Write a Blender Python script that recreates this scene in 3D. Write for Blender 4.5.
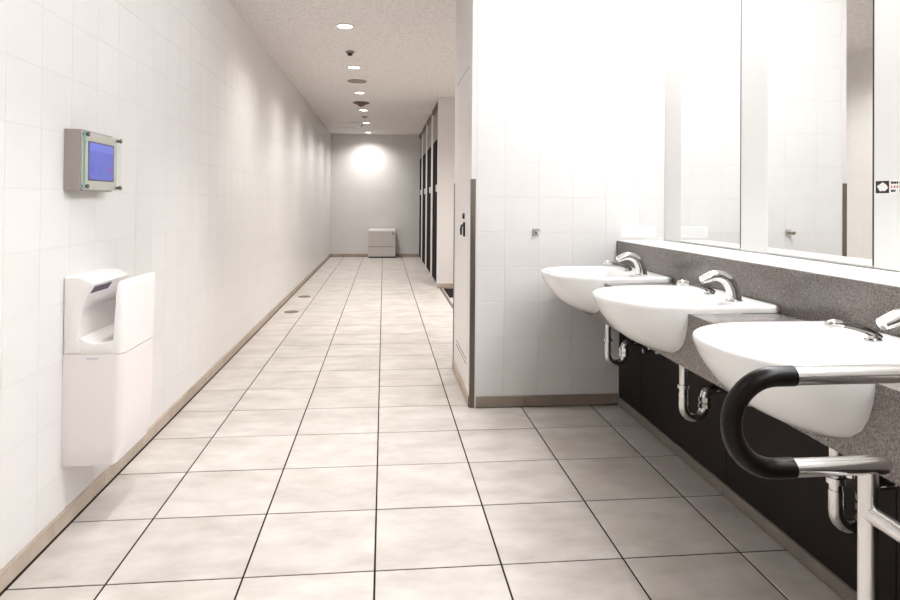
import bpy, bmesh, math, random
from mathutils import Vector, Matrix
random.seed(7)
PI = math.pi
for o in list(bpy.data.objects): bpy.data.objects.remove(o)
scn = bpy.context.scene
COL = scn.collection

# ------------------------------------------------------------------ camera
CAM_H = 1.1488
cam_d = bpy.data.cameras.new('camera'); cam = bpy.data.objects.new('camera', cam_d); COL.objects.link(cam)
cam_d.sensor_width = 36; cam_d.lens = 639.11 / 900 * 36
cam_d.shift_y = -(300 - 196.93) / 900
cam_d.clip_start = .02; cam_d.clip_end = 60
cam.matrix_world = (Matrix.Translation((0, 0, CAM_H)) @ Matrix.Rotation(-.1032, 4, 'Z')
                    @ Matrix.Rotation(PI / 2 + .009, 4, 'X') @ Matrix.Rotation(.008, 4, 'Z'))
scn.camera = cam

# ------------------------------------------------------------------ world, exposure, lamp strengths
w = bpy.data.worlds.new('world'); scn.world = w; w.use_nodes = True
w.node_tree.nodes['Background'].inputs[0].default_value = (.05, .05, .05, 1)
w.node_tree.nodes['Background'].inputs[1].default_value = .2
vs = scn.view_settings
vs.view_transform = 'Standard'; vs.look = 'None'; vs.gamma = 1; vs.use_curve_mapping = False
vs.exposure = 0.2
P_CORRIDOR = (84, 82, 80, 78, 78, 78)   # downlights along the corridor
P_NEAR = 85.0          # downlights of the wash area, along the same line
L_MIRROR = 64.0        # radiance of the linear lamp above the mirrors
LAMP_COL = (1.0, .97, .94)

# ------------------------------------------------------------------ materials
MAT = {}
def nodes_of(name, rough=.5, metal=0., spec=.5):
    m = bpy.data.materials.new(name); m.use_nodes = True
    nt = m.node_tree; b = nt.nodes['Principled BSDF']
    b.inputs['Roughness'].default_value = rough; b.inputs['Metallic'].default_value = metal
    b.inputs['Specular IOR Level'].default_value = spec
    MAT[name] = m
    return m, nt, b
def srgb(r, g, b):
    f = lambda c: (c / 255 / 12.92) if c / 255 <= .04045 else ((c / 255 + .055) / 1.055) ** 2.4
    return (f(r), f(g), f(b), 1)
def plain(name, rgb, rough=.5, metal=0., spec=.5, emit=0, noise=.0, nscale=20., bump=0.):
    m, nt, b = nodes_of(name, rough, metal, spec)
    col = srgb(*rgb)
    b.inputs['Base Color'].default_value = col
    if emit:
        b.inputs['Emission Color'].default_value = col; b.inputs['Emission Strength'].default_value = emit
    if noise or bump:
        geo = nt.nodes.new('ShaderNodeNewGeometry')
        n = nt.nodes.new('ShaderNodeTexNoise'); n.inputs['Scale'].default_value = nscale; n.inputs['Detail'].default_value = 4
        nt.links.new(geo.outputs['Position'], n.inputs['Vector'])
        if noise:
            r = nt.nodes.new('ShaderNodeValToRGB')
            r.color_ramp.elements[0].position = .3; r.color_ramp.elements[1].position = .7
            r.color_ramp.elements[0].color = tuple(c * (1 - noise) for c in col[:3]) + (1,)
            r.color_ramp.elements[1].color = tuple(min(1, c * (1 + noise)) for c in col[:3]) + (1,)
            nt.links.new(n.outputs['Fac'], r.inputs['Fac']); nt.links.new(r.outputs['Color'], b.inputs['Base Color'])
        if bump:
            bp = nt.nodes.new('ShaderNodeBump'); bp.inputs['Strength'].default_value = bump; bp.inputs['Distance'].default_value = .004
            nt.links.new(n.outputs['Fac'], bp.inputs['Height']); nt.links.new(bp.outputs['Normal'], b.inputs['Normal'])
    return m

def tile_mat(name, dark, light, rough, var, scale=(3, 3, 3), streak=0.0, spec=.4):
    """mottled ceramic: two noises in world space plus a per-piece random tint"""
    m, nt, b = nodes_of(name, rough, 0, spec)
    geo = nt.nodes.new('ShaderNodeNewGeometry'); info = nt.nodes.new('ShaderNodeObjectInfo')
    off = nt.nodes.new('ShaderNodeVectorMath'); off.operation = 'SCALE'
    off.inputs['Scale'].default_value = 9.0
    comb = nt.nodes.new('ShaderNodeCombineXYZ')
    for k in range(3): nt.links.new(info.outputs['Random'], comb.inputs[k])
    nt.links.new(comb.outputs[0], off.inputs[0])
    add = nt.nodes.new('ShaderNodeVectorMath'); add.operation = 'ADD'
    mp = nt.nodes.new('ShaderNodeMapping'); mp.inputs['Scale'].default_value = scale
    nt.links.new(geo.outputs['Position'], mp.inputs['Vector'])
    nt.links.new(mp.outputs[0], add.inputs[0]); nt.links.new(off.outputs[0], add.inputs[1])
    n1 = nt.nodes.new('ShaderNodeTexNoise'); n1.inputs['Scale'].default_value = 1.0; n1.inputs['Detail'].default_value = 6; n1.inputs['Roughness'].default_value = .6
    nt.links.new(add.outputs[0], n1.inputs['Vector'])
    r = nt.nodes.new('ShaderNodeValToRGB')
    r.color_ramp.elements[0].position = .3; r.color_ramp.elements[1].position = .68
    r.color_ramp.elements[0].color = srgb(*dark); r.color_ramp.elements[1].color = srgb(*light)
    nt.links.new(n1.outputs['Fac'], r.inputs['Fac'])
    hsv = nt.nodes.new('ShaderNodeHueSaturation')
    mr = nt.nodes.new('ShaderNodeMapRange'); mr.inputs['To Min'].default_value = 1 - var; mr.inputs['To Max'].default_value = 1 + var
    nt.links.new(info.outputs['Random'], mr.inputs['Value']); nt.links.new(mr.outputs[0], hsv.inputs['Value'])
    nt.links.new(r.outputs['Color'], hsv.inputs['Color']); nt.links.new(hsv.outputs['Color'], b.inputs['Base Color'])
    mr2 = nt.nodes.new('ShaderNodeMapRange'); mr2.inputs['To Min'].default_value = rough * .8; mr2.inputs['To Max'].default_value = min(1, rough * 1.25)
    nt.links.new(n1.outputs['Fac'], mr2.inputs['Value']); nt.links.new(mr2.outputs[0], b.inputs['Roughness'])
    return m

tile_mat('floor_tile', (178, 170, 163), (206, 200, 194), .42, .028, (4.5, 8, 3), spec=.35)
tile_mat('wall_tile', (222, 220, 218), (227, 225, 223), .32, .006, spec=.35)
tile_mat('plinth', (158, 143, 128), (184, 170, 155), .5, .04, (6, 6, 6))
tile_mat('plinth_shaded', (128, 115, 103), (148, 135, 122), .5, .04, (6, 6, 6))  # copy of plinth with the partition's shade put into the colour
tile_mat('plinth_dark', (112, 104, 97), (130, 122, 114), .5, .04, (6, 6, 6))
plain('grout_dark', (34, 28, 25), .9, spec=.2)
plain('grout_white', (214, 211, 208), .8, spec=.2)
plain('wall_paint', (222, 219, 217), .6)
plain('white_panel', (224, 220, 218), .4)
plain('dark_panel', (27, 20, 19), .5, spec=.18, noise=.12, nscale=9)
plain('door_brown', (30, 22, 19), .85, spec=.1)
plain('stall_grey', (150, 141, 134), .5)
plain('porcelain', (244, 243, 241), .12, spec=.5)
plain('white_plastic', (240, 236, 234), .3)
plain('tank_plastic', (236, 229, 228), .32)
plain('white_solid', (246, 245, 243), .3)
plain('chrome', (214, 213, 212), .07, metal=1)
plain('chrome_dark', (128, 125, 123), .12, metal=1)  # soap spouts: dark reflections put into the base colour; also panel bolts
plain('rail_steel', (226, 225, 223), .22, metal=1)
plain('steel', (196, 190, 183), .28, metal=1)
plain('steel_brushed', (118, 110, 101), .38, metal=1)
plain('black_rubber', (14, 9, 8), .3, spec=.18)
plain('black_plastic', (22, 19, 19), .4)
plain('dark_gap', (45, 38, 35), .8)
plain('panel_grey', (158, 149, 144), .45)
plain('panel_face', (206, 201, 190), .35)
plain('lens_dark', (74, 60, 92), .2)
plain('print_black', (25, 24, 24), .6)
plain('print_red', (190, 96, 86), .6)
plain('print_grey', (212, 212, 216), .6)
plain('vent_grey', (146, 134, 124), .6)
plain('vent_dark', (104, 92, 82), .6)
plain('drain_metal', (128, 114, 102), .45, metal=.6)
plain('frosted', (238, 238, 236), .55)
plain('bin_grey', (206, 201, 197), .45)
plain('lamp_glow', (255, 252, 246), .5, emit=9)
plain('lcd', (84, 92, 178), .25, emit=.45)
plain('lcd_band', (104, 112, 192), .25, emit=.5)
plain('lcd_mark', (74, 80, 168), .25, emit=.5)
plain('lcd_mark_red', (112, 74, 160), .25, emit=.5)
plain('mirror', (246, 247, 246), .0, metal=1)
m, nt, b = nodes_of('glass', .03)
tr = nt.nodes.new('ShaderNodeBsdfTransparent'); tr.inputs[0].default_value = (.97, .985, .98, 1)
gs = nt.nodes.new('ShaderNodeBsdfGlossy'); gs.inputs['Roughness'].default_value = .03
mxs = nt.nodes.new('ShaderNodeMixShader')
mxs.inputs[0].default_value = .07; nt.links.new(tr.outputs[0], mxs.inputs[1]); nt.links.new(gs.outputs[0], mxs.inputs[2])
nt.links.new(mxs.outputs[0], nt.nodes['Material Output'].inputs['Surface'])
plain('glass_edge', (132, 176, 164), .2)
# acoustic ceiling board: fine worm-like specks
m, nt, b = nodes_of('ceiling_board', .85, spec=.2)
geo = nt.nodes.new('ShaderNodeNewGeometry')
vo = nt.nodes.new('ShaderNodeTexNoise'); vo.inputs['Scale'].default_value = 46; vo.inputs['Detail'].default_value = 3; vo.inputs['Distortion'].default_value = 1.2
nt.links.new(geo.outputs['Position'], vo.inputs['Vector'])
r = nt.nodes.new('ShaderNodeValToRGB'); r.color_ramp.elements[0].position = .36; r.color_ramp.elements[1].position = .52
r.color_ramp.elements[0].color = srgb(214, 208, 204); r.color_ramp.elements[1].color = srgb(235, 230, 227)
nt.links.new(vo.outputs['Fac'], r.inputs['Fac']); nt.links.new(r.outputs['Color'], b.inputs['Base Color'])
bp = nt.nodes.new('ShaderNodeBump'); bp.inputs['Strength'].default_value = .35; bp.inputs['Distance'].default_value = .003
nt.links.new(vo.outputs['Fac'], bp.inputs['Height']); nt.links.new(bp.outputs['Normal'], b.inputs['Normal'])
# speckled granite
m, nt, b = nodes_of('granite', .22, spec=.5)
geo = nt.nodes.new('ShaderNodeNewGeometry')
n1 = nt.nodes.new('ShaderNodeTexNoise'); n1.inputs['Scale'].default_value = 270; n1.inputs['Detail'].default_value = 3; n1.inputs['Roughness'].default_value = .7
n2 = nt.nodes.new('ShaderNodeTexNoise'); n2.inputs['Scale'].default_value = 7; n2.inputs['Detail'].default_value = 2
for n in (n1, n2): nt.links.new(geo.outputs['Position'], n.inputs['Vector'])
r = nt.nodes.new('ShaderNodeValToRGB'); r.color_ramp.elements[0].position = .36; r.color_ramp.elements[1].position = .64
r.color_ramp.elements[0].color = srgb(74, 66, 63); r.color_ramp.elements[1].color = srgb(146, 138, 133)
nt.links.new(n1.outputs['Fac'], r.inputs['Fac'])
mx = nt.nodes.new('ShaderNodeMix'); mx.data_type = 'RGBA'; mx.blend_type = 'MULTIPLY'; mx.inputs['Factor'].default_value = .35
nt.links.new(r.outputs['Color'], mx.inputs['A']); nt.links.new(n2.outputs['Color'], mx.inputs['B'])
r2 = nt.nodes.new('ShaderNodeValToRGB'); r2.color_ramp.elements[0].color = (.75, .75, .75, 1); r2.color_ramp.elements[1].color = (1, 1, 1, 1)
nt.links.new(n2.outputs['Fac'], r2.inputs['Fac']); nt.links.new(r2.outputs['Color'], mx.inputs['B'])
nt.links.new(mx.outputs['Result'], b.inputs['Base Color'])

# ------------------------------------------------------------------ mesh helpers
class MB:
    """collects shapes in world coordinates; build() makes ONE mesh object of them"""
    def __init__(self): self.bm = bmesh.new()
    def box(self, x0, x1, y0, y1, z0, z1, bev=0, seg=1):
        t = bmesh.new()
        bmesh.ops.create_cube(t, size=1)
        for v in t.verts:
            v.co = Vector((x0 + (v.co.x + .5) * (x1 - x0), y0 + (v.co.y + .5) * (y1 - y0), z0 + (v.co.z + .5) * (z1 - z0)))
        if bev: bmesh.ops.bevel(t, geom=t.edges[:] , offset=bev, segments=seg, affect='EDGES', profile=.5)
        return self.merge(t)
    def merge(self, t):
        me = bpy.data.meshes.new('tmp'); t.to_mesh(me); t.free(); self.bm.from_mesh(me); bpy.data.meshes.remove(me)
        return self
    def prism(self, poly, axis, a, b_, bev=0, seg=2):
        """poly: 2D points; axis 'x': (y,z) 'y': (x,z) 'z': (x,y)"""
        def P(p, c): return {'x': (c, p[0], p[1]), 'y': (p[0], c, p[1]), 'z': (p[0], p[1], c)}[axis]
        t = bmesh.new()
        A = [t.verts.new(P(p, a)) for p in poly]; B = [t.verts.new(P(p, b_)) for p in poly]
        n = len(poly)
        t.faces.new(A); t.faces.new(B[::-1])
        for i in range(n): t.faces.new((A[i], B[i], B[(i + 1) % n], A[(i + 1) % n]))
        bmesh.ops.recalc_face_normals(t, faces=t.faces[:])
        if bev:
            cap = [e for e in t.edges if (e.verts[0] in A and e.verts[1] in A) or (e.verts[0] in B and e.verts[1] in B)]
            bmesh.ops.bevel(t, geom=cap, offset=bev, segments=seg, affect='EDGES', profile=.5)
        return self.merge(t)
    def tube(self, path, rad, n=16, sec=None, up=None, cap=True):
        """swept tube; rad: number or list of radii (or of (across, lateral) pairs)"""
        t = bmesh.new(); P = [Vector(p) for p in path]; rings = []
        prev = None
        for i, p in enumerate(P):
            d = (P[min(i + 1, len(P) - 1)] - P[max(i - 1, 0)]).normalized()
            if up is not None: s = Vector(up).normalized()
            elif prev is None:
                s = d.orthogonal().normalized()
            else:
                s = (prev - d * prev.dot(d)).normalized()
            prev = s
            q = d.cross(s).normalized()
            rr = rad[i] if isinstance(rad, (list, tuple)) else rad
            ra, rb = rr if isinstance(rr, (list, tuple)) else (rr, rr)
            rings.append([t.verts.new(p + s * (rb * math.cos(2 * PI * k / n)) + q * (ra * math.sin(2 * PI * k / n))) for k in range(n)])
        for a, b_ in zip(rings, rings[1:]):
            for k in range(n): t.faces.new((a[k], a[(k + 1) % n], b_[(k + 1) % n], b_[k]))
        if cap: t.faces.new(rings[0][::-1]); t.faces.new(rings[-1])
        bmesh.ops.recalc_face_normals(t, faces=t.faces[:])
        return self.merge(t)
    def lathe(self, prof, c, axis='z', n=32):
        """prof: (radius, height) pairs from c along axis; closes on radius 0"""
        t = bmesh.new(); c = Vector(c)
        def P(r_, h, a):
            x, y = r_ * math.cos(a), r_ * math.sin(a)
            return c + Vector({'z': (x, y, h), 'x': (h, x, y), 'y': (x, h, y)}[axis])
        rings = []
        for r_, h in prof:
            rings.append([t.verts.new(P(0, h, 0))] if r_ < 1e-6 else [t.verts.new(P(r_, h, 2 * PI * k / n)) for k in range(n)])
        for a, b_ in zip(rings, rings[1:]):
            for k in range(n):
                f = [a[k % len(a)], a[(k + 1) % len(a)], b_[(k + 1) % len(b_)], b_[k % len(b_)]]
                f = [v for i, v in enumerate(f) if v not in f[:i]]
                if len(f) > 2: t.faces.new(f)
        bmesh.ops.recalc_face_normals(t, faces=t.faces[:])
        return self.merge(t)
    def rings(self, R, cap0=True, cap1=True):
        t = bmesh.new(); V = [[t.verts.new(p) for p in r_] for r_ in R]; n = len(R[0])
        for a, b_ in zip(V, V[1:]):
            for k in range(n): t.faces.new((a[k], a[(k + 1) % n], b_[(k + 1) % n], b_[k]))
        if cap0: t.faces.new(V[0][::-1])
        if cap1: t.faces.new(V[-1])
        bmesh.ops.recalc_face_normals(t, faces=t.faces[:])
        return self.merge(t)
    def build(self, name, mat, parent=None, smooth=None):
        me = bpy.data.meshes.new(name)
        o = bpy.data.objects.new(name, me); COL.objects.link(o)
        off = Vector((0, 0, 0))
        if parent is not None:
            o.parent = parent; q = parent
            while q is not None: off += q.location; q = q.parent
        else:                                              # own origin at the base of the thing
            xs = [v.co for v in self.bm.verts]
            lo = Vector([min(c[k] for c in xs) for k in range(3)]); hi = Vector([max(c[k] for c in xs) for k in range(3)])
            off = Vector(((lo.x + hi.x) / 2, (lo.y + hi.y) / 2, lo.z)); o.location = off
        bmesh.ops.translate(self.bm, verts=self.bm.verts[:], vec=-off)
        self.bm.to_mesh(me); self.bm.free()
        me.materials.append(MAT[mat])
        if smooth is not None:
            for p in me.polygons: p.use_smooth = True
            try: me.set_sharp_from_angle(angle=math.radians(smooth))
            except Exception: pass
        return o

def tag(o, label=None, cat=None, group=None, kind=None):
    for k, v in (('label', label), ('category', cat), ('group', group), ('kind', kind)):
        if v: o[k] = v
    return o
def thing(name, loc, label, cat, group=None):
    o = bpy.data.objects.new(name, None); COL.objects.link(o); o.location = loc
    o.empty_display_size = .05
    return tag(o, label, cat, group)
def copy_tree(o, parent=None, delta=None):
    c = o.copy(); COL.objects.link(c); c.parent = parent
    if delta is not None: c.location = o.location + Vector(delta)
    for ch in list(o.children): copy_tree(ch, c)
    return c
def structure(o, label, cat): return tag(o, label, cat, kind='structure')

# ------------------------------------------------------------------ tiling: shared piece meshes, one object per piece
PIECES = {}
def piece_mesh(name, a, b_, t, cham, mat):
    """flat tile a x b_ (local x,y), thickness t along +z, chamfered top edges; origin at its back centre"""
    key = (name, round(a, 4), round(b_, 4), round(t, 4), mat)
    if key in PIECES: return PIECES[key]
    hx, hy = a / 2, b_ / 2
    lv = lambda x, y, z: [(-x, -y, z), (x, -y, z), (x, y, z), (-x, y, z)]
    V = lv(hx, hy, 0) + lv(hx, hy, t - cham) + lv(hx - cham, hy - cham, t)
    Fc = [(3, 2, 1, 0), (8, 9, 10, 11)]
    for s in (0, 4):
        for k in range(4): Fc.append((s + k, s + (k + 1) % 4, s + 4 + (k + 1) % 4, s + 4 + k))
    me = bpy.data.meshes.new(name); me.from_pydata(V, [], Fc); me.update(); me.materials.append(MAT[mat])
    PIECES[key] = me
    return me
# orientation of a tile whose outward normal is the given axis (local x, local y, local z -> world)
ORI = {'+z': Matrix(((1, 0, 0), (0, 1, 0), (0, 0, 1))), '+x': Matrix(((0, 0, 1), (1, 0, 0), (0, 1, 0))),
       '-x': Matrix(((0, 0, -1), (-1, 0, 0), (0, 1, 0))), '-y': Matrix(((1, 0, 0), (0, 0, -1), (0, 1, 0))),
       '+y': Matrix(((-1, 0, 0), (0, 0, 1), (0, 1, 0)))}
def grid_cells(a0, a1, joint, pitch):
    """intervals between joints, cut at a0 and a1"""
    k = math.floor((a0 - joint) / pitch) + 1; cuts = [a0]
    while joint + k * pitch < a1 - 1e-4:
        c = joint + k * pitch
        if c - cuts[-1] > .012: cuts.append(c)
        k += 1
    if a1 - cuts[-1] < .012: cuts.pop()
    cuts.append(a1)
    return list(zip(cuts, cuts[1:]))
def tiles(parent, name, cells, normal, plane, gap, t, cham, mat, limit=300, key=None, jitter=0.):
    """cells: list of (h0,h1,v0,v1): h along world y (walls +-x), x (walls +-y, floor); v along z (walls) or y (floor)"""
    if key: cells = sorted(cells, key=key)
    R = ORI[normal].to_4x4()
    pl = Vector((0, 0, 0)); q = parent
    while q is not None: pl += q.location; q = q.parent
    rest = []
    for i, (h0, h1, v0, v1) in enumerate(cells):
        hc, vc = (h0 + h1) / 2, (v0 + v1) / 2
        loc = {'x': Vector((plane, hc, vc)), 'y': Vector((hc, plane, vc)), 'z': Vector((hc, vc, plane))}[normal[1]]
        if i < limit:
            o = bpy.data.objects.new(name, piece_mesh(name, h1 - h0 - gap, v1 - v0 - gap, t, cham, mat)); COL.objects.link(o)
            o.parent = parent
            j = Vector((0, 0, 0))
            if jitter: j[{'x': 0, 'y': 1, 'z': 2}[normal[1]]] = random.uniform(-jitter, jitter)
            o.matrix_local = Matrix.Translation(loc + j - pl) @ R
        else: rest.append((loc - pl, h1 - h0 - gap, v1 - v0 - gap))
    if rest:
        V, Fc = [], []
        for loc, a, b_ in rest:
            me = piece_mesh(name, a, b_, t, cham, mat); n0 = len(V)
            V += [tuple(loc + ORI[normal] @ v.co) for v in me.vertices]
            Fc += [tuple(n0 + k for k in p.vertices) for p in me.polygons]
        me = bpy.data.meshes.new(name + '_field'); me.from_pydata(V, [], Fc); me.update(); me.materials.append(MAT[mat])
        o = bpy.data.objects.new(name + '_field', me); COL.objects.link(o); o.parent = parent
        o['kind'] = 'stuff'

# ------------------------------------------------------------------ key positions (metres; camera stands at x=0, y=0)
XL = -1.108            # left wall face
XP = .490              # left face of the closet block
YP, YP2 = 3.558, 4.430 # closet block
XD = 1.356             # dark wall under the counter
XM = 1.620             # mirror plane
YE = 13.545            # end wall
ZC = 2.570             # ceiling
YN = -2.2              # wall behind the camera
XS = .760              # front line of the toilet stalls
YS = 8.577             # wall that closes the stall row
XA = 2.60              # far side of the alcove
ZL = .940              # ledge top

# ================================================================== SETTING
fl = structure(MB().box(XL - .15, XA + .15, YN - .1, YE + .15, -.12, -.0015).build('floor', 'grout_dark'),
               'floor of large beige tiles with black joints', 'floor')
fc = []
FX, FY = .4, .4
for (y0, y1) in grid_cells(YN, YE - .004, .0142, .4):
    for (x0, x1) in grid_cells(XL + .012, XA, -.0176, .4):
        xc, yc = (x0 + x1) / 2, (y0 + y1) / 2
        if x0 > XP and y0 > YP and y1 < YP2: continue       # wholly under the closet block
        if yc < YP and x0 > XD: continue
        if x1 > XD and yc < YP: x1 = XD - .008
        if yc > YS and x0 > 1.2: continue
        fc.append((x0, x1, y0, y1))
def floor_key(c):
    x, y = (c[0] + c[1]) / 2, (c[2] + c[3]) / 2
    vis = y > 1.45 and (x < .62 or y < YP) and x / max(y, .1) > -.62
    return (0 if vis else 1, y)
tiles(fl, 'tile', fc, '+z', -.0015, .0062, .0015, .0007, 'floor_tile', key=floor_key, jitter=.0003)

ce = structure(MB().box(XL - .15, XA + .15, YN - .1, YE + .15, ZC, ZC + .12).build('ceiling', 'ceiling_board'),
               'warm grey acoustic ceiling with a row of downlights', 'ceiling')

def wall_cells(h0, h1, hj, hp, z0=.0, z1=ZC, zp=.197):
    return [(a, b_, c, d) for (a, b_) in grid_cells(h0, h1, hj, hp) for (c, d) in grid_cells(z0, z1, 0, zp)]
TT = .0011
wl = structure(MB().box(XL - .12, XL - TT, YN, YE + .1, 0, ZC).build('wall_left', 'grout_white'),
               'long white tiled wall carrying the hand dryer and touch panel', 'wall')
def left_key(c):
    y, z = (c[0] + c[1]) / 2, (c[2] + c[3]) / 2
    vis = y > 1.75 and (z - CAM_H) / y < .345
    return (0 if vis else 1, y)
tiles(wl, 'tile', wall_cells(YN, YE, 2.0, .2, .06), '+x', XL - TT, .0013, TT, .0005, 'wall_tile', key=left_key)

wb = structure(MB().box(XL - .12, XA, YE + TT, YE + .12, 0, ZC).build('wall_back', 'grout_white'),
               'end wall of the corridor lit by a scallop of light', 'wall')
tiles(wb, 'tile', wall_cells(XL, XS + .9, -.02, .2, .06), '-y', YE + TT, .0013, TT, .0005, 'wall_tile', limit=0)

wp = structure(MB().box(XP + TT, XM + .1, YP + TT, YP2, 0, ZC).build('wall_partition', 'grout_white'),
               'white tiled partition wall facing the camera beside the basins', 'wall')
cells = wall_cells(XP + .028, XM, .679, .197, .06)
cells = [(a, min(b_, XD + .01) if d < ZL - .1 else b_, c, d) for (a, b_, c, d) in cells if not (a > XD and d < ZL - .1)]
tiles(wp, 'tile', cells, '-y', YP + TT, .0022, TT, .0010, 'wall_tile')
# smooth painted skin on the closet side, around the door
DY0, DY1, DZ = 3.70, 4.33, 1.942
wc = MB()
wc.box(XP, XP + .02, YP + .001, DY0 - .004, 0, ZC); wc.box(XP, XP + .02, DY1 + .004, YP2, 0, ZC)
wc.box(XP, XP + .02, DY0 - .004, DY1 + .004, DZ + .006, ZC)
wc.build('side_panel', 'white_panel', wp)
MB().box(XP - .0005, XP + .028, YP - .0005, YP + .012, 0, ZC).build('corner_strip', 'white_panel', wp)

wr = structure(MB().box(XD, XM + .1, YN, YP + .0, 0, ZL - .02).build('wall_right_lower', 'dark_gap'),
               'dark brown panelled wall under the washbasin counter', 'wall')
for (y0, y1) in grid_cells(YN, YP - .001, 2.398, .838):
    MB().box(XD - .006, XD + .004, y0 + .0015, y1 - .0015, .0, ZL - .022, .0008).build('panel', 'dark_panel', wr)
wu = structure(MB().box(XM + .008, XM + .12, YN, YP, ZL - .03, ZC).build('wall_right_upper', 'wall_paint'),
               'wall behind the mirrors', 'wall')
structure(MB().box(XL - .12, XA, YN - .12, YN, 0, ZC).build('wall_near', 'stall_grey'), 'grey wall behind the camera', 'wall')  # unseen wall; its grey is chosen to lessen the bounce light
ws = structure(MB().box(.722, XA + .1, YS, YS + .1, 0, ZC).build('wall_stall_end', 'white_panel'),
               'white end wall of the toilet stall row', 'wall')
structure(MB().box(XA, XA + .1, YP2, YS, 0, ZC).build('wall_alcove', 'wall_paint'), 'white wall at the far side of the alcove', 'wall')
structure(MB().box(XM + .1, XA + .1, YP2 - .1, YP2, 0, ZC).build('wall_alcove_near', 'wall_paint'), 'white wall closing the near side of the alcove', 'wall')
structure(MB().box(XS + .9, XS + 1.0, YS + .1, YE + .1, 0, ZC).build('wall_stalls_rear', 'wall_paint'), 'wall behind the toilet stalls', 'wall')

# baseboards: tile plinths, piece by piece, over a black joint
def plinth(name, label, axis, face, out, h0, h1, joint, pitch, z1, mat, limit=300):
    """axis: direction of the run; face: coordinate of the wall face; out: +-1 outward"""
    a = MB()
    lo, hi = sorted((face, face + out * .006))
    if axis == 'y': a.box(lo, hi, h0, h1, .0, z1 - .004)
    else: a.box(h0, h1, lo, hi, .0, z1 - .004)
    o = structure(a.build(name, 'grout_dark'), label, 'baseboard')
    normal = ('+' if out > 0 else '-') + ('x' if axis == 'y' else 'y')
    cells = [(p, q, .0035, z1) for (p, q) in grid_cells(h0, h1, joint, pitch)]
    tiles(o, 'plinth_tile', cells, normal, face, .002, .011, .0015, mat)
plinth('baseboard_left', 'low beige tile baseboard along the left wall', 'y', XL, 1, YN, YE - .012, 2.285, .4, .062, 'plinth')
plinth('baseboard_back', 'low beige tile baseboard along the end wall', 'x', YE, -1, XL + .012, XS - .02, -.02, .4, .062, 'plinth')
plinth('baseboard_partition', 'low beige tile baseboard with painted shade under the tiled partition', 'x', YP, -1, XP + .035, XD - .012, .799, .8, .064, 'plinth_shaded')
plinth('baseboard_right', 'low grey baseboard under the dark wall', 'y', XD - .006, -1, YN, YP - .012, 2.398, .838, .050, 'plinth_dark')
plinth('baseboard_closet', 'low beige baseboard below the closet door', 'y', XP, -1, YP + .016, YP2 - .016, 3.9, .6, .062, 'plinth')
plinth('baseboard_stall_end', 'low grey baseboard on the stall end wall', 'x', YS, -1, .722, XA, 1.3, .4, .062, 'plinth')

# closet door with lever, thumb turn and louvre slots
d1 = structure(MB().box(XP - .001, XP + .018, DY0, DY1, .066, DZ, .001).build('door_1', 'white_panel'),
               'flush white closet door with small black lever on the partition side', 'door')
MB().box(XP + .001, XP + .022, DY0 - .006, DY1 + .006, DZ + .0005, DZ + .0065).build('door_gap', 'dark_gap', d1)
for z in (.232, .205): MB().box(XP - .0022, XP - .0005, DY0 + .03, DY1 - .09, z - .0022, z + .0022).build('louvre_slot', 'dark_gap', d1)
MB().lathe([(0, -.012), (.014, -.012), (.017, -.008), (.019, 0)], (XP - .001, 3.865, 1.068), 'x', 20).build('thumb_turn', 'black_plastic', d1, 40)
lv = MB().box(XP - .012, XP - .001, 3.822, 3.852, .945, 1.032, .004, 2)
lv.tube([(XP - .012, 3.838, 1.015), (XP - .020, 3.838, 1.012), (XP - .024, 3.842, .99), (XP - .023, 3.842, .955)], [.006, .006, .007, .006], 10)
lv.build('lever_handle', 'black_plastic', d1, 40)

# corner guards
def guard(name, label, y, sy):
    g = MB()
    y2 = y + sy * .026
    g.prism([(XP - .0035, y - sy * .0035), (XP + .024, y - sy * .0035), (XP + .024, y + sy * .0), (XP, y + sy * .0), (XP, y2), (XP - .0035, y2)], 'z', .002, 1.283)
    structure(g.build(name, 'steel_brushed'), label, 'corner guard')
guard('trim_1', 'tall steel corner guard on the near corner of the partition', YP, 1)
guard('trim_2', 'tall steel corner guard on the far corner of the closet block', YP2, -1)

# toilet stalls
sy = [8.90, 10.20, 11.50, 12.80]
def pilaster(k, y0, y1):
    structure(MB().box(XS - .012, XS + .03, y0, y1, .0, ZC - .004, .002).build('wall_stall_front_%d' % k, 'white_panel'),
              ['white panel between the stall end wall and the nearest stall door', 'white pilaster after the nearest stall door',
               'white pilaster between the two middle stall doors', 'white pilaster before the farthest stall door'][k - 1], 'pilaster')
pilaster(1, YS + .1, 8.90); pilaster(2, 9.90, 10.20); pilaster(3, 11.20, 11.50); pilaster(4, 12.50, 12.80)
for k, y in enumerate(sy):
    y1 = min(y + 1.0, YE - .01)
    d = structure(MB().box(XS - .006, XS + .024, y + .006, y1 - .006, .012, 2.06, .002).build('door_%d' % (k + 2), 'door_brown'),
                  ['nearest dark brown toilet stall door', 'second nearest dark brown toilet stall door', 'third dark brown toilet stall door from the camera', 'farthest dark brown toilet stall door'][k], 'door')
    MB().box(XS - .035, XS - .006, y + .03, y + .075, 1.30, 1.40, .004).build('latch', 'white_panel', d)
    MB().box(XS + .004, XS + .022, y, y1, 2.075, 2.50).build('transom_panel', 'stall_grey', d)
    MB().box(XS - .025, XS + .03, y, y1, 2.50, ZC - .003).build('header_cap', 'vent_dark', d)

# alcove floor edge: metal threshold and a black mat
tag(MB().box(.752, .772, 6.6, YS - .02, 0, .006, .001).build('threshold_strip', 'steel_brushed'), 'thin metal threshold strip on the floor before the stall end wall', 'threshold')
tag(MB().box(.80, 1.55, 7.7, 8.45, .0005, .012, .003).build('floor_mat', 'door_brown'), 'black floor mat in the alcove beside the stall end wall', 'mat')

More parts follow.
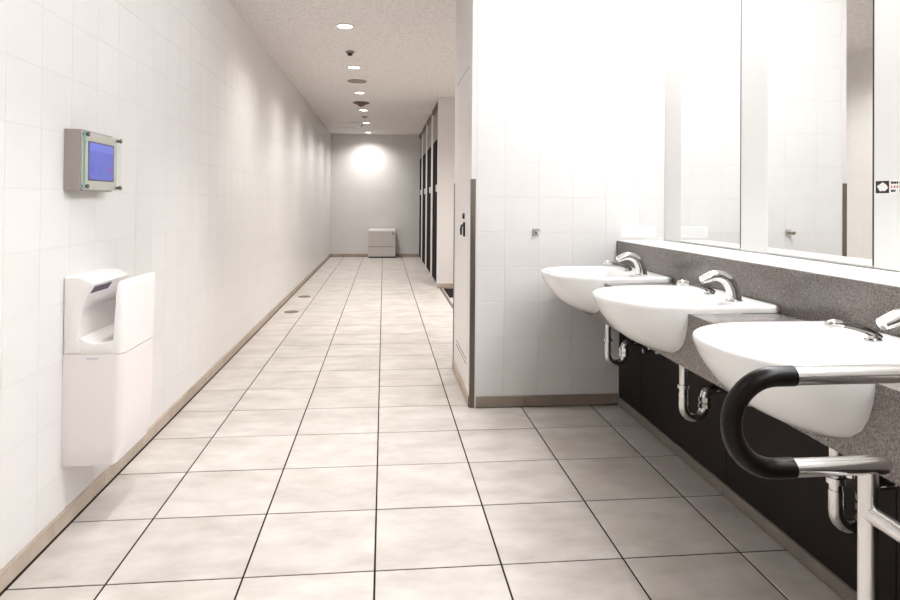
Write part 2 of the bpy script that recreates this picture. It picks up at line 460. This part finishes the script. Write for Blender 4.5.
# ================================================================== CEILING FIXTURES
def downlight(x, y, power, label, group, size=150, radius=.045, blend=1.0):
    t = thing('downlight', (x, y, ZC), label, 'ceiling light', group)
    MB().lathe([(.056, .0), (.078, .0), (.079, -.004), (.074, -.008), (.062, -.007), (.056, .0)], (x, y, ZC - .001), 'z', 32).build('trim_ring', 'white_plastic', t, 40)
    MB().lathe([(0, -.003), (.056, -.003), (.057, -.0015), (0, -.0015)], (x, y, ZC), 'z', 32).build('lamp_face', 'lamp_glow', t)
    L = bpy.data.lights.new('downlight_lamp', 'SPOT'); L.energy = power; L.color = LAMP_COL
    L.spot_size = math.radians(size); L.spot_blend = blend; L.shadow_soft_size = radius
    lo = bpy.data.objects.new('downlight_lamp', L); COL.objects.link(lo); lo.parent = t; lo.location = (0, 0, -.02)
    return t
XC = -.325
names = ['nearest visible round ceiling downlight over the corridor', 'second round ceiling downlight, behind the smoke detector',
         'third round ceiling downlight, behind the flat grey disc', 'fourth round ceiling downlight, behind the dark cone diffuser',
         'fifth round ceiling downlight, by the ceiling hatch', 'farthest round ceiling downlight, close to the end wall']
for i in range(6):
    downlight(XC, 5.21 + 1.581 * i, P_CORRIDOR[i], names[i], 'downlights along the corridor')
for i, y in enumerate((3.63, 2.05, .47, -1.1)):
    downlight(XC, y, P_NEAR, 'round aisle downlight above the picture, ' + ('next to the partition', 'over the hand dryer', 'right above the camera', 'behind the camera')[i], 'downlights above the wash area', 76, blend=.9)
downlight(1.35, 6.6, 230, 'round ceiling downlight in the alcove beside the corridor', 'alcove downlight')

t = thing('smoke_detector', (XC - .005, 6.09, ZC), 'small dark smoke detector dome on the corridor ceiling', 'smoke detector')
MB().lathe([(0, -.002), (.042, -.002), (.042, -.012), (.03, -.018), (0, -.018)], (XC - .005, 6.09, ZC), 'z', 24).build('base', 'vent_grey', t, 40)
MB().lathe([(.026, -.018), (.024, -.034), (.012, -.042), (0, -.043)], (XC - .005, 6.09, ZC), 'z', 20).build('sensor', 'black_plastic', t, 40)
t = thing('ceiling_speaker', (XC, 7.572, ZC), 'flat grey disc on the ceiling between the second and third downlights', 'speaker')
MB().lathe([(0, -.006), (.095, -.006), (.100, -.003), (.103, -.001), (0, -.001)], (XC, 7.572, ZC), 'z', 32).build('grille', 'vent_grey', t, 40)
MB().lathe([(.103, -.001), (.112, -.001), (.112, -.007), (.105, -.008), (.103, -.001)], (XC, 7.572, ZC), 'z', 32).build('rim', 'vent_grey', t, 40)
t = thing('air_diffuser', (XC - .008, 9.203, ZC), 'dark cone shaped air diffuser on the ceiling between downlights', 'air vent')
MB().lathe([(0, -.001), (.118, -.001), (.118, -.010), (.10, -.018), (.085, -.014), (0, -.010)], (XC - .008, 9.203, ZC), 'z', 32).build('outer_cone', 'vent_dark', t, 40)
MB().lathe([(0, -.012), (.07, -.020), (.05, -.040), (.012, -.062), (0, -.063)], (XC - .008, 9.203, ZC), 'z', 32).build('inner_cone', 'vent_dark', t, 40)
t = thing('heat_detector', (XC - .005, 10.703, ZC), 'small low detector disc on the far corridor ceiling', 'detector')
MB().lathe([(0, -.001), (.055, -.001), (.052, -.010), (0, -.014)], (XC - .005, 10.703, ZC), 'z', 24).build('base', 'vent_grey', t, 40)
MB().lathe([(.02, -.012), (.018, -.024), (0, -.026)], (XC - .005, 10.703, ZC), 'z', 16).build('sensor', 'vent_dark', t, 40)
t = thing('ceiling_hatch', (-.70, 11.88, ZC), 'rectangular access hatch in the ceiling near the end wall', 'hatch')
MB().box(-.985, -.415, 11.50, 12.26, ZC - .003, ZC - .0005, .001).build('panel', 'ceiling_board', t)
f = MB()
for (a, b_, c, d) in ((-1.0, -.985, 11.485, 12.275), (-.415, -.40, 11.485, 12.275), (-.985, -.415, 11.485, 11.50), (-.985, -.415, 12.26, 12.275)):
    f.box(a, b_, c, d, ZC - .006, ZC - .0005)
f.build('frame', 'ceiling_board', t)
MB().box(-.43, -.405, 11.9, 11.95, ZC - .022, ZC - .004, .003).build('catch', 'vent_dark', t)

# ================================================================== LEFT WALL
# --- touch panel
G = 'lcd'
t = thing('touch_panel', (XL, 2.50, 1.178), 'grey wall mounted touch panel with glass front and blue screen', 'control panel')
MB().box(XL + .0005, XL + .055, 2.346, 2.610, 1.180, 1.396, .002, 2).build('housing', 'panel_grey', t)
MB().box(XL + .0555, XL + .0575, 2.352, 2.644, 1.186, 1.390).build('face_plate', 'panel_face', t)
sc = MB().box(XL + .058, XL + .0600, 2.404, 2.608, 1.223, 1.355).build('screen', 'lcd', t)
MB().box(XL + .0576, XL + .0592, 2.400, 2.615, 1.219, 1.359).build('screen_bezel', 'black_plastic', t)
MB().box(XL + .0601, XL + .0606, 2.406, 2.606, 1.326, 1.354).build('title_bar', 'lcd_band', sc)
for k, yy in enumerate((2.425, 2.495, 2.570)):
    MB().lathe([(0, 0), (.014, 0), (.014, .0006), (0, .0006)], (XL + .0601, yy, 1.262), 'x', 16).build('icon', 'lcd_mark_red' if k == 2 else 'lcd_mark', sc)
gl = MB().box(XL + .064, XL + .072, 2.348, 2.652, 1.182, 1.394, .001).build('glass_cover', 'glass', t)
e = MB()
e.box(XL + .0642, XL + .0718, 2.3465, 2.3479, 1.184, 1.392)
e.build('glass_edge', 'glass_edge', gl)
for yy in (2.360, 2.640):
    for zz in (1.196, 1.380):
        b2 = MB().lathe([(0, .0575), (.006, .0575), (.006, .0725), (.0085, .0725), (.0085, .0765), (.007, .078), (0, .078)], (XL, yy, zz), 'x', 18)
        b2.build('standoff_bolt', 'chrome_dark', t, 40)

# --- hand dryer
YD0, YD1 = 2.357, 2.672
t = thing('hand_dryer', (XL, (YD0 + YD1) / 2, .216), 'tall white hand dryer mounted on the left wall', 'hand dryer')
X0 = XL
def dp(*pts): return [(X0 + a, z) for a, z in pts]
# end cheeks + spine: a side profile with the hand slot cut into it
def plan(d0, d1, y0, y1, rr, z, n=6):
    P = [(X0 + d0, y0, z)]
    P += [(X0 + d1 - rr + rr * math.sin(a), y0 + rr - rr * math.cos(a), z) for a in [PI / 2 * k / n for k in range(n + 1)]]
    P += [(X0 + d1 - rr + rr * math.cos(a), y1 - rr + rr * math.sin(a), z) for a in [PI / 2 * k / n for k in range(n + 1)]]
    return P + [(X0 + d0, y1, z)]
MB().rings([plan(.001, .170, YD0 + .004, YD1 - .012, .012, .218), plan(.001, .180, YD0 + .001, YD1 - .006, .020, .224), plan(.001, .198, YD0, YD1 - .002, .030, .283),
            plan(.001, .202, YD0, YD1, .032, .40), plan(.001, .203, YD0, YD1, .032, .607)]).build('water_tank_body', 'tank_plastic', t, 30)
back = dp((.001, .610), (.060, .610), (.060, .640), (.052, .66), (.056, .72), (.066, .79), (.078, .815), (.098, .845), (.102, .853), (.090, .862), (.060, .876), (.050, .878), (.001, .878))
MB().prism(back, 'y', YD0, YD1, .006, 3).build('blower_head', 'white_plastic', t, 30)
# slot floor (water tray) and front shield
tray = dp((.055, .610), (.172, .610), (.172, .660), (.14, .648), (.10, .645), (.070, .655), (.055, .665))
MB().prism(tray, 'y', YD0 + .001, YD1 - .001, .003, 3).build('slot_tray', 'white_plastic', t, 30)
MB().rings([plan(.160, .203, YD0, YD1, .030, .610), plan(.168, .204, YD0, YD1, .030, .66), plan(.172, .206, YD0, YD1, .028, .74), plan(.177, .207, YD0, YD1, .026, .83),
            plan(.181, .206, YD0 + .002, YD1 - .002, .022, .856), plan(.186, .201, YD0 + .007, YD1 - .007, .010, .8635)]).build('front_shield', 'white_plastic', t, 40)
# far cheek that closes the slot on its far side (near side stays open)
cheek = dp((.05, .65), (.18, .65), (.182, .80), (.165, .80), (.13, .775), (.10, .80), (.09, .84), (.06, .82))
MB().prism(cheek, 'y', YD1 - .02, YD1 - .004).build('far_cheek', 'white_plastic', t)
nz = MB()
for k in range(12):
    yy = YD0 + .03 + k * (YD1 - YD0 - .06) / 11
    nz.lathe([(0, .0), (.0035, 0), (.0035, .004), (0, .004)], (X0 + .0615, yy, .765), 'x', 8)
nz.build('air_nozzles', 'print_grey', t)
# display window on the slanted brow
dsp = MB()
A = Vector((X0 + .0815, 0, .8205)); B = Vector((X0 + .0965, 0, .8435)); nrm = Vector((.84, 0, -.54))
P4 = [A, B, B + nrm * .0025, A + nrm * .0025]
dsp.prism([(p.x, p.z) for p in P4], 'y', 2.375, 2.515)
dsp.build('display_window', 'lens_dark', t)
MB().box(X0 + .080, X0 + .120, YD0 - .0012, YD0 + .002, .590, .600, .001).build('tank_latch', 'print_grey', t)
MB().box(X0 + .002, X0 + .188, YD0 + .001, YD1 - .001, .6065, .6105).build('seam', 'panel_face', t)
vg = MB()
for k in range(5): vg.box(X0 + .03 + k * .028, X0 + .045 + k * .028, YD1 - .10, YD1 - .02, .2155, .2185)
vg.build('air_intake', 'dark_gap', t)

# ================================================================== FAR END
t = thing('waste_bin', (-.03, 13.36, 0), 'white two part waste bin standing against the end wall', 'bin')
MB().box(-.300, .242, 13.24, 13.50, .0, .030).build('plinth', 'black_plastic', t)
MB().box(-.310, .250, 13.225, 13.515, .030, .224, .004).build('lower_body', 'bin_grey', t)
MB().box(-.306, .246, 13.235, 13.515, .222, .236).build('seam', 'vent_grey', t)
up = MB().box(-.310, .250, 13.225, 13.515, .236, .555, .004).build('upper_flap', 'bin_grey', t)
MB().box(.186, .206, 13.219, 13.226, .485, .525).build('keyhole_plate', 'vent_dark', up)
MB().prism([(13.225, .555), (13.515, .555), (13.515, .60), (13.26, .60)], 'x', -.302, .242, .003).build('lid', 'bin_grey', t)

for k, (y, lab) in enumerate(((6.785, 'round metal floor drain cover by the left wall, the nearer one'), (7.864, 'round metal floor drain cover by the left wall, the farther one'))):
    t = thing('floor_drain', (-.945, y, 0), lab, 'floor drain', 'floor drains by the left wall')
    MB().lathe([(.058, .0005), (.074, .0005), (.073, .004), (.060, .004), (.058, .0005)], (-.945, y, 0), 'z', 28).build('rim', 'drain_metal', t, 40)
    MB().lathe([(0, .0005), (.0575, .0005), (.057, .003), (0, .003)], (-.945, y, 0), 'z', 28).build('cover', 'drain_metal', t, 40)

# ================================================================== PARTITION FITTINGS
t = thing('coat_hook', (.861, YP, .985), 'small square chrome hook on the tiled partition', 'hook')
MB().box(.840, .880, YP - .005, YP - .0004, .964, 1.006, .0015).build('back_plate', 'steel', t)
MB().tube([(.860, YP - .005, .985), (.860, YP - .050, .985), (.861, YP - .054, .986), (.861, YP - .062, .988)], [.008, .008, .010, .010], 14).build('peg', 'steel_brushed', t, 40)
sg = thing('notice_plate', (1.46, YP, .955), 'pale notice plate on the partition just above the white ledge', 'sign')
pl_ = MB().box(1.358, 1.562, YP - .004, YP - .0004, .957, 1.022, .001).build('plate', 'frosted', sg)
for k, (a, b_) in enumerate(((1.375, 1.545), (1.375, 1.52), (1.375, 1.55), (1.375, 1.49))):
    MB().box(a, b_, YP - .0046, YP - .0040, 1.006 - k * .012, 1.009 - k * .012).build('text_line', 'print_grey', pl_)

# ================================================================== MIRRORS, LEDGE, COUNTER
led = tag(MB().box(XD - .0095, XM + .004, YN + .01, YP - .001, ZL - .0185, ZL, .001).build('window_ledge', 'white_solid'), 'deep white ledge running below the mirrors', 'ledge')
led.name = 'mirror_ledge'
ZM0, ZM1 = .951, 2.45
labs = ['tall wall mirror nearest the tiled partition', 'tall wall mirror showing the hook, in the middle of the row', 'tall wall mirror right of the notice sticker, cut by the picture edge', 'tall wall mirror outside the picture beside the camera']
plabs = ['narrow frosted panel between the partition and the first mirror', 'narrow frosted panel between the first and second mirrors', 'narrow frosted panel carrying the notice sticker', 'narrow frosted panel outside the picture beside the camera']
for k in range(4):
    y1 = YP - .002 - .795 * k; y0 = y1 - .795
    yb = y1 - .205
    mt = thing('wall_mirror', (XM, (y0 + yb) / 2, ZM0), labs[k], 'mirror', 'mirrors above the ledge')
    MB().box(XM, XM + .006, y0 + .006, yb, ZM0, ZM1).build('glass', 'mirror', mt)
    MB().box(XM - .002, XM + .006, y0 + .001, y0 + .0055, ZM0, ZM1).build('edge_strip', 'dark_gap', mt)
    MB().box(XM - .003, XM + .007, y0 + .006, yb, ZM0 - .006, ZM0 - .0005).build('bottom_channel', 'white_panel', mt)
    tag(MB().box(XM - .001, XM + .006, yb + .0005, y1 - .0005, ZM0 - .006, ZM1).build('frosted_panel', 'frosted'), plabs[k], 'panel', 'frosted panels between the mirrors')
# linear lamp along the top of the mirrors
plain('tube_glow', (249, 252, 255), .5, emit=L_MIRROR)
t = thing('mirror_light', (XM - .05, 1.0, 2.46), 'long tube lamp above the mirrors', 'wall light')
MB().box(XM - .045, XM + .007, -1.6, 3.40, 2.452, 2.50, .004).build('housing', 'white_panel', t)
MB().tube([(XM - .075, -1.58, 2.476), (XM - .075, 3.38, 2.476)], .026, 16).build('tube', 'tube_glow', t, 50)
for y in (-1.59, 3.39): MB().box(XM - .105, XM - .045, y - .01, y + .01, 2.446, 2.506, .003).build('end_cap', 'white_panel', t)
# notice sticker
st = thing('notice_sticker', (XM, 1.88, 1.19), 'small notice sticker with black pictogram square on the frosted panel', 'sticker')
XK = XM - .0012
sb = MB().box(XK - .0006, XK, 1.795, 1.962, 1.188, 1.234).build('sticker_sheet', 'white_solid', st)
pk = MB().box(XK - .0011, XK - .0006, 1.901, 1.957, 1.191, 1.231).build('pictogram_square', 'print_black', sb)
cl = MB()
cl.prism([(1.9275 + .0205 * math.cos(a) * (1 + .10 * math.sin(4 * a + .6)), 1.2105 + .0135 * math.sin(a) * (1 + .12 * math.sin(5 * a))) for a in [2 * PI * k / 28 for k in range(28)]], 'x', XK - .0016, XK - .0011)
cl.build('pictogram', 'white_solid', sb)
for (zz, mat, marks) in ((1.224, 'print_black', (.010, .010, .006, .010, .010, .010, .008, .008)), (1.211, 'print_red', (.004, .006, .005, .006, .008, .006, .008, .008)), (1.198, 'print_black', (.010, .006, .0, .008, .0, .0, .0, .0))):
    lt = MB(); y = 1.893
    for wdt in marks:
        if wdt: lt.box(XK - .0011, XK - .0006, y - wdt, y, zz - .0035, zz + .0035)
        y -= .0115
    lt.build('lettering', mat, sb)

# --- granite counter with cut-outs for the basins
XB0, XF, ZT, ZA = XD - .006, 1.006, .787, .603
YB = [3.105, 2.295, 1.485]          # basin centres
HW = .275
ct = thing('granite_counter', ((XB0 + XF) / 2, .7, ZA), 'grey speckled granite counter with backsplash behind the basins', 'counter')
poly = [(XF, YN + .01), (XF, YB[2] - .245)]
for yb in YB[::-1]:
    poly += [(XF, yb - .245), (1.20, yb - .235), (1.20, yb + .235), (XF, yb + .245)]
poly = [poly[0]] + poly[2:] + [(XF, YP - .001), (XB0 - .0185, YP - .001), (XB0 - .0185, YN + .01)]
MB().prism(poly, 'z', ZT - .02, ZT).build('top', 'granite', ct)
ap = [(YN + .01, ZA), (YN + .01, ZT - .021)]
for yb in YB[::-1]:
    notch = []
    for k in range(13):
        a = PI * k / 12
        notch.append((yb - .245 * math.copysign(abs(math.cos(a)) ** .6, math.cos(a)), ZT - .021 - .150 * math.sin(a) ** .8))
    ap += notch
ap += [(YP - .001, ZT - .021), (YP - .001, ZA)]
MB().prism(ap, 'x', XF, XF + .02).build('apron', 'granite', ct)
for (y0, y1) in grid_cells(YN + .01, YP - .001, 2.70, 1.62):
    MB().box(XB0 - .018, XB0 - .0045, y0 + .0006, y1 - .0006, ZT - .02, ZL - .002, .0008).build('backsplash_slab', 'granite', ct)

# --- basins
def outline(uc, ub, us, uf, hw, n=96, ex=2.25, rc=.008):
    """points (u, v) around a basin plan: flat back at ub, straight flanks to us, rounded nose to uf"""
    def inside(u, v):
        v = abs(v)
        if u < ub or u > uf: return False
        if u > us: return v <= hw * max(0, 1 - ((u - us) / (uf - us)) ** ex) ** (1 / ex)
        if u < ub + rc and v > hw - rc: return (u - ub - rc) ** 2 + (v - hw + rc) ** 2 <= rc * rc
        return v <= hw
    pts = []
    for k in range(n):
        a = 2 * PI * k / n; lo, hi = 0, 1.2
        for _ in range(26):
            m_ = (lo + hi) / 2
            if inside(uc + m_ * math.cos(a), m_ * math.sin(a)): lo = m_
            else: hi = m_
        pts.append((uc + lo * math.cos(a), lo * math.sin(a)))
    return pts
def make_basin(yc):
    t = thing('washbasin', (XF, yc, .60), '', 'washbasin', 'white washbasins along the counter')
    UB = XB0 - .0185
    def ring(z, uf, hw, ub=.0, us=.24, ex=2.25): return [(UB - u, yc + v, z) for u, v in outline(.30, ub, us, uf, hw, ex=ex)]
    o = .016  # panel offset between the backsplash face and the reference line
    R = [ring(.609, .265, .06, .20, .24, 2), ring(.6105, .300, .095, .19, .24, 2), ring(.617, .335, .135, .18, .24, 2.1), ring(.629, .375, .175, .175, .25, 2.1), ring(.650, .420, .213, .165, .26, 2.2),
         ring(.675, .458, .240, .155, .265, 2.2), ring(.705, .488, .257, .15, .265, 2.2), ring(.740, .515, .268, .14, .262, 2.2), ring(.768, .5305, .2725, .135, .26, 2.25),
         ring(.786, .538, .2738, .132, .26, 2.25), ring(.7885, .5395, .274, .0, .26, 2.25), ring(.795, .542, .2745, .0, .26), ring(.802, .543, .275, .0, .26), ring(.808, .541, .2735, .001, .26), ring(.811, .536, .269, .005, .26),
         ring(.8118, .528, .262, .012, .26)]
    def iring(z, uf, hw, ub): return [(UB - u, yc + v, z) for u, v in outline(.30, ub, .30, uf, hw, ex=2.1, rc=.10)]
    R += [iring(.8108, .508, .245, .155), iring(.805, .502, .238, .162), iring(.786, .490, .225, .172), iring(.755, .465, .20, .185), iring(.715, .43, .165, .20), iring(.685, .385, .12, .225), iring(.668, .34, .05, .262), iring(.666, .325, .028, .275)]
    MB().rings(R).build('bowl', 'porcelain', t, 50)
    dr = MB().lathe([(0, .0), (.021, .0), (.023, .002), (.021, .004), (.012, .003), (0, .002)], (UB - .30, yc, .6665), 'z', 20).build('drain', 'chrome', t, 40)
    return t
def make_faucet(yc):
    yf = yc - .165; zt = .8122
    t = thing('faucet', (1.213, yf, zt), '', 'faucet', 'arched chrome faucets')
    path = [(1.214, .8168), (1.2135, .828), (1.210, .848), (1.200, .872), (1.183, .893), (1.160, .9045), (1.136, .9055), (1.113, .8975), (1.094, .8905)]
    rad = [(.026, .021), (.0255, .0205), (.024, .020), (.0225, .0195), (.021, .019), (.0195, .0185), (.0185, .018), (.0165, .017), (.0135, .016)]
    # smooth the control points
    def interp(L, m_=4):
        out = []
        for i in range(len(L) - 1):
            p0, p1, p2, p3 = L[max(i - 1, 0)], L[i], L[i + 1], L[min(i + 2, len(L) - 1)]
            for s in range(m_):
                q = s / m_
                out.append(tuple(.5 * ((2 * b_) + (-a + c) * q + (2 * a - 5 * b_ + 4 * c - d) * q * q + (-a + 3 * b_ - 3 * c + d) * q ** 3) for a, b_, c, d in zip(p0, p1, p2, p3)))
        return out + [L[-1]]
    path = [(a + .012, z - .0046) for a, z in path]
    P = [(a, yf, z) for a, z in interp(path)]
    MB().tube(P, interp(rad), 28, up=(0, 1, 0)).build('spout', 'chrome', t, 50)
    a, z = path[-1]
    MB().tube([(a + .004, yf, z - .006), (a + .002, yf, z - .013)], [(.005, .006), (.004, .005)], 18, up=(0, 1, 0)).build('outlet', 'steel', t, 40)
    MB().lathe([(0, .0), (.029, .0), (.029, .003), (.026, .005), (0, .005)], (1.226, yf, zt), 'z', 28).build('base_ring', 'chrome', t, 40)
    return t
def make_dispenser(yc):
    ys = yc + .0; zt = .8122
    t = thing('soap_dispenser', (1.21, ys, zt), '', 'soap dispenser', 'slim chrome soap spouts')
    MB().lathe([(0, 0), (.020, .0), (.020, .003), (.012, .006), (.010, .02), (0, .02)], (1.222, ys, zt), 'z', 22).build('base', 'chrome', t, 40)
    MB().tube([(1.240, ys, zt + .007), (1.228, ys, zt + .014), (1.205, ys, zt + .024), (1.175, ys, zt + .033), (1.150, ys, zt + .0385), (1.135, ys, zt + .041)],
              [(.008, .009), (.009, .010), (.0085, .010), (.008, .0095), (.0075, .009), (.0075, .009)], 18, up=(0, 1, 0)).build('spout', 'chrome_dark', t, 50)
    MB().tube([(1.138, ys, zt + .0405), (1.132, ys, zt + .042), (1.115, ys, zt + .045), (1.102, ys, zt + .042), (1.097, ys, zt + .036)],
              [(.008, .009), (.010, .0115), (.011, .0125), (.010, .0115), (.005, .006)], 18, up=(0, 1, 0)).build('nozzle', 'chrome', t, 50)
    return t
def make_trap(yc):
    t = thing('drain_trap', (1.16, yc, .335), '', 'drain pipe', 'chrome drain traps under the basins')
    xa, xb, zc = 1.122, 1.204, .393
    MB().tube([(xa, yc, .6085), (xa, yc, .44)], .0155, 18).build('tail_pipe', 'chrome', t, 50)
    MB().lathe([(.0165, -.006), (.022, -.006), (.022, .008), (.0165, .008), (.0165, -.006)], (xa, yc, .468), 'z', 18).build('slip_ring', 'chrome', t, 40)
    rr = (xb - xa) / 2
    u = [(xa, yc, .445), (xa, yc, zc)] + [((xa + xb) / 2 - rr * math.cos(PI * k / 10), yc, zc - rr * math.sin(PI * k / 10)) for k in range(1, 11)] + [(xb, yc, zc + .01)]
    MB().tube(u, .0172, 18).build('u_bend', 'chrome', t, 50)
    n_ = MB()
    n_.lathe([(.016, -.012), (.024, -.012), (.024, .004), (.019, .006), (.019, .010), (.024, .012), (.024, .028), (.016, .028), (.016, -.012)], (xb, yc, zc + .008), 'z', 8)
    n_.build('union_nut', 'chrome', t)
    arm = [(xb, yc, zc + .03)] + [(xb + .03 - .03 * math.cos(PI / 2 * k / 6), yc, zc + .032 + .03 * math.sin(PI / 2 * k / 6)) for k in range(1, 7)] + [(XD - .0065, yc, zc + .062)]
    MB().tube(arm, .0172, 18).build('waste_arm', 'chrome', t, 50)
    MB().lathe([(.017, -.010), (.032, -.006), (.034, -.0005), (.017, -.0005), (.017, -.010)], (XD - .006, yc, zc + .062), 'x', 24).build('wall_flange', 'chrome', t, 40)
    return t
def make_valve(yc):
    yv = yc - .062; zv = .425; xw = XD - .006
    t = thing('stop_valve', (xw, yv, zv), '', 'valve', 'chrome stop valves on the dark wall')
    MB().lathe([(0, -.006), (.017, -.006), (.020, -.0005), (0, -.0005)], (xw, yv, zv), 'x', 20).build('wall_flange', 'chrome', t, 40)
    MB().tube([(xw - .006, yv, zv), (xw - .055, yv, zv)], .008, 14).build('body', 'chrome', t, 50)
    MB().lathe([(0, -.020), (.012, -.018), (.014, -.010), (.012, 0), (0, 0)], (xw - .055, yv, zv), 'x', 14).build('knob', 'chrome', t, 40)
    MB().tube([(xw - .042, yv, zv), (xw - .042, yv, zv + .125)], .005, 12).build('supply_hose', 'chrome', t, 50)
    return t
which = ['farthest from the camera, against the tiled partition', 'middle one of the three in the picture', 'nearest the camera, behind the grab rail']
protos = (('white semi recessed washbasin', make_basin), ('arched chrome faucet of the washbasin', make_faucet), ('slim low chrome soap spout of the washbasin', make_dispenser), ('chrome drain trap below the washbasin', make_trap), ('small chrome stop valve under the washbasin', make_valve))
for lab, mk in protos:
    first = mk(YB[1])
    for k in (0, 1, 2):
        o = first if k == 1 else copy_tree(first, None, (0, YB[k] - YB[1], 0))
        o['label'] = lab + ' ' + which[k] if mk is make_basin else lab + ' ' + ['beside the tiled partition', 'in the middle of the row', 'nearest the grab rail'][k]

# ================================================================== GRAB RAIL
YR, ZU, ZB, RC, RT = 1.09, .840, .674, .083, .0168
t = thing('grab_rail', (.887, (YR + .33) / 2, 0), 'chrome grab rail with black rubber loop grip in the right foreground', 'grab rail')
def loop(y):
    xg = .740; xc = .6225 + RC
    arc = [(xc - RC * math.sin(a), y, (ZU + ZB) / 2 + RC * math.cos(a)) for a in [PI * k / 20 for k in range(21)]]
    MB().tube([(xg, y, ZU), (xc + .012, y, ZU)] + arc + [(xc + .012, y, ZB), (xg, y, ZB)], RT + .0015, 22).build('rubber_grip', 'black_rubber', t, 50)
    MB().tube([(xg - .02, y, ZU), (XB0 - .019, y, ZU)], RT, 22).build('upper_bar', 'rail_steel', t, 50)
    fl_ = MB().lathe([(RT, -.012), (.034, -.010), (.036, -.001), (RT, -.001), (RT, -.012)], (XB0 - .018, y, ZU), 'x', 24); fl_.build('wall_flange', 'rail_steel', t, 40)
    lo = MB().tube([(xg - .02, y, ZB), (.915, y, ZB)] + [(.915 + .014 * math.sin(a), y, ZB) for a in (.4, .8, 1.15, 1.5)], [RT, RT] + [RT * math.cos(a) for a in (.4, .8, 1.15, 1.5)], 22)
    lo.build('lower_bar', 'rail_steel', t, 50)
    MB().tube([(.887, y, ZB - .010), (.887, y, .001)], RT, 22).build('post', 'rail_steel', t, 50)
    MB().lathe([(RT, .0005), (.042, .0005), (.041, .006), (.024, .012), (RT, .012)], (.887, y, 0), 'z', 24).build('floor_flange', 'rail_steel', t, 40)
    MB().lathe([(0, -.003), (.007, -.003), (.007, .002), (0, .004)], (.852, y, ZB - RT - .001), 'z', 12).build('set_screw', 'rail_steel', t, 40)
loop(YR); loop(.33)
MB().tube([(.887, YR, .588), (.887, .33, .588)], RT * .9, 22).build('link_bar', 'rail_steel', t, 50)
